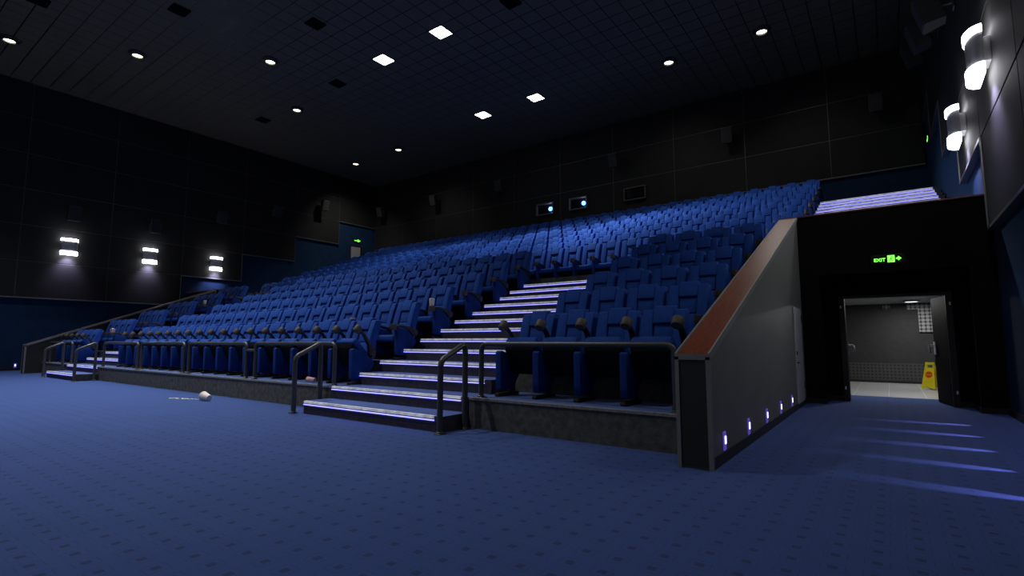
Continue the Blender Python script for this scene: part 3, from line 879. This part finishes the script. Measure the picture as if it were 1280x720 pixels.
# ------------------------------------------------------------------ exit double door
d = empty('door_1', (.06, 11.6, 0)); structure(d, 'open dark double door in the black wall below the green sign', 'door')
def dbox(nm, mt, *a, parent=d, bev=0.0, label=None):
    m = MB(); m.box(*a, bev=bev, seg=1); o = m.build(nm, mt, parent)
    if label: o['label'] = label
    return o
m = MB(); m.box(-.82, -.73, -.06, .14, 0, 1.95); m.box(.73, .82, -.06, .14, 0, 1.95); m.box(-.73, .73, -.06, .14, 1.90, 1.95)
m.build('door_frame', DFRAME, d)
def leaf(hx, ang, sgn):
    M = Matrix.Translation((hx, .02, 0)) @ Matrix.Rotation(ang, 4, 'Z')
    m = MB(); m.box(*sorted((0, sgn*.72)), 0, .045, .012, 1.885, M=M); o = m.build('door_leaf', DOORB, d)
    for yy, sg in ((0, -1), (.045, 1)):
        m = MB()
        a, b = sorted((sgn*.60, sgn*.69)); y0, y1 = sorted((yy, yy+sg*.018))
        m.box(a, b, y0, y1, .86, 1.10, bev=.006, M=M)
        yc = yy+sg*.07
        m.tube([M @ Vector(p) for p in ((sgn*.645, yy+sg*.01, 1.03), (sgn*.645, yc, 1.03), (sgn*.62, yc+sg*.03, 1.01), (sgn*.58, yc+sg*.035, .96), (sgn*.56, yc+sg*.035, .90))], .018)
        q = m.build('door_handle', WHITE, o); q['label'] = 'white lever handle'
leaf(-.725, R(93), 1)
leaf(.725, -R(78), -1)
for x in (-.79, .79):
    for z in (.22, 1.72):
        dbox('hinge', CREAM, x-.012, x+.012, -.075, -.055, z, z+.055)
# lobby lamp, then a second one added out of view for brightness
for lx, ly, e, lab in ((.47, 16.3, 22, 'round lamp on the lobby ceiling behind the open door'), (.0, 13.4, 26, 'added unseen round lamp on the lobby ceiling just inside the double door')):
    lo = empty('lobby_downlight', (lx, ly, 2.12)); tag(lo, lab, 'ceiling light', 'lobby ceiling lamps')
    m = MB(); m.lathe([(0, 0), (.17, 0), (.18, -.02), (.14, -.035), (0, -.03)], 20); m.build('housing', FIXT, lo, 30)
    m = MB(); m.lathe([(0, -.04), (.13, -.036), (.13, -.03), (0, -.03)], 20); m.build('lens', emit('lobby_lamp', (1, .98, .95), 2.0), lo, 30)
    l = bpy.data.lights.new('lobby_light', 'AREA'); l.shape = 'DISK'; l.size = .25; l.energy = e; l.color = (1, .99, .97)
    o = bpy.data.objects.new('lobby_light', l); o.location = (lx, ly, 2.06); link(o)
# wet floor sign: two hinged leaves, cut-out handle, red roundel
ws = empty('wet_floor_sign', (.70, 15.55, 0), R(-34)); tag(ws, 'yellow folding floor sign with red roundel in the lobby', 'floor sign')
def sign_leaf(sg):
    m = MB(); t = .018
    w0, w1, h = .145, .095, .62
    a = math.atan2(.13, h)*sg
    M = Matrix.Translation((0, 0, h)) @ Matrix.Rotation(-a, 4, 'X') @ Matrix.Translation((0, 0, -h))
    # body with carrying slot and notched foot
    m.prism([(-w0, 0), (-w0+.05, 0), (-w0+.075, .03), (w0-.075, .03), (w0-.05, 0), (w0, 0), (w1+.012, h-.13), (-w1-.012, h-.13)], 'y', -t/2, t/2, M=M)
    m.prism([(-w1-.012, h-.13), (-w1+.03, h-.13), (-w1+.03, h-.055), (-w1+.001, h-.055)], 'y', -t/2, t/2, M=M)
    m.prism([(w1+.012, h-.13), (w1-.03, h-.13), (w1-.03, h-.055), (w1-.001, h-.055)], 'y', -t/2, t/2, M=M)
    m.prism([(-w1-.003, h-.055), (w1+.003, h-.055), (w1, h), (-w1, h)], 'y', -t/2, t/2, M=M)
    o = m.build('sign_leaf', YEL, ws)
    if sg > 0:
        r = MB(); r.lathe([(0, 0), (.075, 0), (.075, .004), (0, .004)], 24, M=M @ Matrix.Translation((0, -t/2, .33)) @ Matrix.Rotation(pi/2, 4, 'X'))
        q = r.build('roundel', RED, o); q['label'] = 'red round symbol'
        r = MB(); r.box(-.055, .055, -t/2-.007, -t/2-.004, .318, .342, M=M); q = r.build('roundel_bar', mat('orange_print', (.9, .30, .05), .5), o)
sign_leaf(1); sign_leaf(-1)

# ------------------------------------------------------------------ exit signs
def text_mesh(s, size, ext, mt, name):
    c = bpy.data.curves.new('txt', 'FONT'); c.body = s; c.size = size; c.extrude = ext; c.align_x = 'LEFT'; c.resolution_u = 3; c.offset = .0015*size/.08
    t = bpy.data.objects.new('txt', c); col.objects.link(t)
    bpy.context.view_layer.update()
    dg = bpy.context.evaluated_depsgraph_get()
    me = bpy.data.meshes.new_from_object(t.evaluated_get(dg)); me.name = name
    bpy.data.objects.remove(t); me.materials.clear(); me.materials.append(mt)
    return me
def exit_sign(loc, rz, w, label, flip=False):
    root = empty('exit_sign', loc, rz); tag(root, label, 'exit sign', 'green exit signs')
    s = w/.50
    def S(m):
        bmesh.ops.scale(m.bm, vec=(s, s, s), verts=m.bm.verts[:]); return m
    m = MB(); pts = []
    hw, hh, r = .25, .09, .055
    for cx, cy, a in ((hw-r, hh-r, 0), (-hw+r, hh-r, pi/2), (-hw+r, -hh+r, pi), (hw-r, -hh+r, 3*pi/2)):
        for i in range(6): pts.append((cx+r*cos(a+pi/2*i/5), cy+r*sin(a+pi/2*i/5)))
    m.prism(pts, 'y', -.05, 0, bev=.006, seg=1); S(m).build('housing', PLAST, root)
    m = MB(); m.prism([(p_[0]*.93, p_[1]*.85) for p_ in pts], 'y', -.054, -.048); S(m).build('face', GREEND, root)
    me = text_mesh('EXIT', .085, .002, GREEN, 'exit_lettering')
    o = put('lettering', me, root, (-.205*s, -.056*s, -.040*s), (pi/2, 0, 0)); o.scale = (s*1.0, s, s)
    m = MB(); m.box(.0, .105, -.058, -.053, -.062, .062)
    f = S(m).build('pictogram', GREEN, root)
    # running figure leaving through the doorway, dark on green
    m = MB()
    y0, y1 = -.061, -.057
    m.lathe([(0, 0), (.011, 0), (.011, .004), (0, .004)], 10, M=Matrix.Translation((.058, y1, .036)) @ Matrix.Rotation(pi/2, 4, 'X'))
    m.prism([(.048, .020), (.062, .024), (.056, -.012), (.040, -.012)], 'y', y0, y1)
    m.prism([(.042, -.010), (.056, -.010), (.074, -.028), (.070, -.052), (.062, -.052), (.062, -.030)], 'y', y0, y1)
    m.prism([(.040, -.010), (.050, -.010), (.034, -.036), (.018, -.044), (.016, -.036), (.028, -.030)], 'y', y0, y1)
    m.prism([(.058, .020), (.080, .006), (.076, .000), (.056, .012)], 'y', y0, y1)
    S(m).build('running_figure', GREEND, f)
    m = MB(); m.prism([(.125, .014), (.155, .014), (.155, .042), (.205, 0), (.155, -.042), (.155, -.014), (.125, -.014)], 'y', -.058, -.053)
    S(m).build('arrow', GREEN, root)
exit_sign((.035, 10.87, 2.50), 0, .47, 'green EXIT sign with arrow on the black wall above the open door')
exit_sign((XL, 20.55, 7.50), pi/2, .55, 'small green EXIT sign above the pale door, far corner')
exit_sign((XW, 20.9, 7.60), -pi/2, .55, 'small green EXIT sign seen edge-on along the exit wall')

# pale door in the far corner
d3 = empty('door_3', (XL, 20.52, zu(7))); structure(d3, 'pale door in the blue wall at the top of the far side', 'door')
m = MB(); H3 = 7.18-zu(7)
m.box(0, .05, -.50, -.42, 0, H3); m.box(0, .05, .42, .50, 0, H3); m.box(0, .05, -.42, .42, H3-.08, H3); m.build('door_frame', DFRAME, d3)
m = MB(); m.box(0, .03, -.41, .30, 0, H3-.085); m.build('door_leaf', PALED, d3)
m = MB(); m.box(0, .01, .30, .42, 0, H3-.085); m.build('gap_strip', BLACK, d3)
m = MB(); m.box(.03, .06, .20, .26, .95, 1.05, bev=.005); m.build('door_handle', CHROME, d3)

# ------------------------------------------------------------------ cups, popcorn
def cup(loc, rot, mt, label, lid, h=.15, r0=.033, r1=.047):
    root = empty('paper_cup', loc); root.rotation_euler = rot; tag(root, label, 'cup')
    m = MB(); m.lathe([(0, 0), (r0, 0), (r0+.002, .004), (r1, h), (r1-.003, h), (r0-.002, .01), (0, .01)], 18); m.build('cup_body', mt, root, 40)
    if lid:
        m = MB(); m.lathe([(0, h+.012), (r1-.008, h+.012), (r1+.003, h+.004), (r1+.003, h-.006), (r1-.002, h-.006)], 18); m.build('cup_lid', WHITE, root, 40)
    return root
def standard(x_end, i): return x_end-PIT*i
def holder(r): return (yr(r)+.31-.055, zr(r)+.60)
y, z = holder(2); cup((standard(XS_M, 0), y, z), (0, 0, 0), CREAM, 'white paper cup in a cup holder at the end of a middle row', True, h=.19, r0=.036, r1=.056)
y, z = holder(1); cup((standard(XS_M, 2), y, z), (0, 0, 0), PINK, 'pink cup rim showing behind the front row of the middle block', False, h=.20, r0=.036, r1=.056)
y, z = holder(4); cup((standard(XS_F, 0), y, z), (0, 0, 0), CREAM, 'pale paper cup high beyond the farthest stairs', True, h=.18, r0=.036, r1=.056)
cup((-8.22, 5.42, zr(0)+.046), (R(86), 0, R(-78)), PINK, 'pink paper cup lying on the carpeted tier below the front seats', False, h=.17, r0=.034, r1=.045)
def bucket(loc, rot, mt, label, s=1.0):
    root = empty('popcorn_bucket', loc); root.rotation_euler = rot; tag(root, label, 'popcorn bucket')
    m = MB(); m.lathe([(0, 0), (.055*s, 0), (.085*s, .165*s), (.089*s, .165*s), (.088*s, .172*s), (.080*s, .166*s), (.052*s, .008*s), (0, .008*s)], 22); m.build('bucket_body', mt, root, 40)
    return root
y, z = holder(1); b = bucket((standard(XS_F, 0), y, z), (0, 0, 0), STRIPE, 'red striped popcorn bucket standing beyond the farthest stairs', 1.0)
def kernel_mesh():
    m = MB()
    for i in range(5):
        m.lathe([(0, -.009), (.007, -.006), (.010, 0), (.007, .006), (0, .009)], 7, M=Matrix.Translation((random.uniform(-.008, .008), random.uniform(-.008, .008), .009+random.uniform(0, .006))))
    return m.mesh('popcorn', CORN, 60)
KM = [kernel_mesh() for _ in range(3)]
m = MB()
for i in range(14):
    a = random.uniform(0, 2*pi); r = random.uniform(0, .055)
    for k in range(3): m.lathe([(0, -.012), (.013, 0), (0, .012)], 6, M=Matrix.Translation((r*cos(a)+random.uniform(-.01, .01), r*sin(a)+random.uniform(-.01, .01), .150+random.uniform(0, .03))))
o = m.build('popcorn_heap', CORN, b); o['kind'] = 'stuff'
bucket((-10.33, 4.62, .055), (R(78), 0, R(-76)), CREAM, 'cream popcorn bucket lying on the blue carpet with spilled popcorn', 1.0)
for i in range(36):
    t = random.random()
    x = -10.62-.72*t; y = 4.56-.22*t+random.gauss(0, .018)
    o = put('popcorn', KM[i % 3], None, (x, y, 0), (0, 0, random.uniform(0, 6)))
    o.scale = (1.1,)*3
    tag(o, 'white popcorn spilled on the blue carpet beside the fallen bucket', 'popcorn', 'spilled popcorn on the carpet')

# ------------------------------------------------------------------ light
# square panels throw their light down and back over the upper tier
for (x, tx, half, e) in ((-11.51, -4.6, 27, 3900), (-11.51, -9.6, 29, 1700), (-14.375, -15.2, 29, 750), (-14.375, -20.8, 26, 700)):
    spot('panel_throw', (x, 11.79, ZC-.06), (tx, 15.4, 4.3), e, (.86, .92, 1.0), R(2*half), .6, .12)
for (x, tx, e) in ((-11.51, -5.0, 5200), (-11.51, -10.0, 3800), (-14.375, -15.0, 2600), (-14.375, -20.0, 2200)):
    spot('panel_down', (x, 17.53, ZC-.06), (tx, 14.9, 4.2), e, (.86, .92, 1.0), R(42), .8, .2)
# round downlights, plus added unseen ones that brighten floor and seats
for (x, y, tx, ty, e, a) in ((-23.63, 3.43, -22.5, 3.0, 1600, 80), (-21.2, 6.35, -18.5, 3.8, 1000, 76), (-17.76, 9.375, -15.5, 7.5, 1500, 96), (-20.64, 12.2, -15.5, 8.6, 700, 80),
                          (-17.76, 3.43, -17.5, 3.0, 2000, 88), (-13.0, 2.9, -12.0, 2.6, 2200, 92), (-12.6, 6.35, -11.6, 6.0, 1300, 92), (-8.5, 1.2, -6.9, 1.6, 1400, 90), (-.4, 3.0, -.4, 3.4, 230, 92)):  # added beams from out of view, some without any fixture
    spot('downlight_or_added_beam', (x, y, ZC-.12), (tx, ty, 0), e, (.95, .97, 1.0), R(a), 1.0, .12)
spot('downlight_or_added_beam', (-2.84, 17.93, ZC-.12), (-1.45, 9.8, 3.0), 260, (1, .93, .86), R(40), 1.0, .2)
spot('downlight_or_added_beam', (-2.84, 17.93, ZC-.12), (-1.8, 21.0, 6.5), 140, (1, .95, .85), R(95), 1.0, .12)
spot('downlight_or_added_beam', (-5.98, 18.0, ZC-.12), (-7.0, 21.5, 7.0), 140, (1, .95, .85), R(95), 1.0, .12)
spot('downlight_or_added_beam', (-24.34, 18.15, ZC-.12), (-26.6, 19.8, 6.0), 400, (1, .96, .88), R(95), 1.0, .12)
spot('downlight_or_added_beam', (-20.65, 18.08, ZC-.12), (-20.8, 21.0, 6.8), 170, (1, .95, .85), R(95), 1.0, .12)
w = bpy.data.worlds.new('World'); sc.world = w; w.use_nodes = True
bg = w.node_tree.nodes['Background']; bg.inputs[0].default_value = (.80, .82, .85, 1); bg.inputs[1].default_value = .09

# ------------------------------------------------------------------ camera
F = 648.0
cam = bpy.data.cameras.new('camera'); cam.sensor_width = 36; cam.lens = F/1280*36; cam.clip_start = .05; cam.clip_end = 200
co = bpy.data.objects.new('camera', cam); co.location = (0, 0, H)
co.rotation_euler = (pi/2+atan(67/648), 0, R(36.03)); link(co); sc.camera = co
vs = sc.view_settings; vs.view_transform = 'Standard'; vs.look = 'None'; vs.gamma = 1; vs.use_curve_mapping = False; vs.exposure = 0
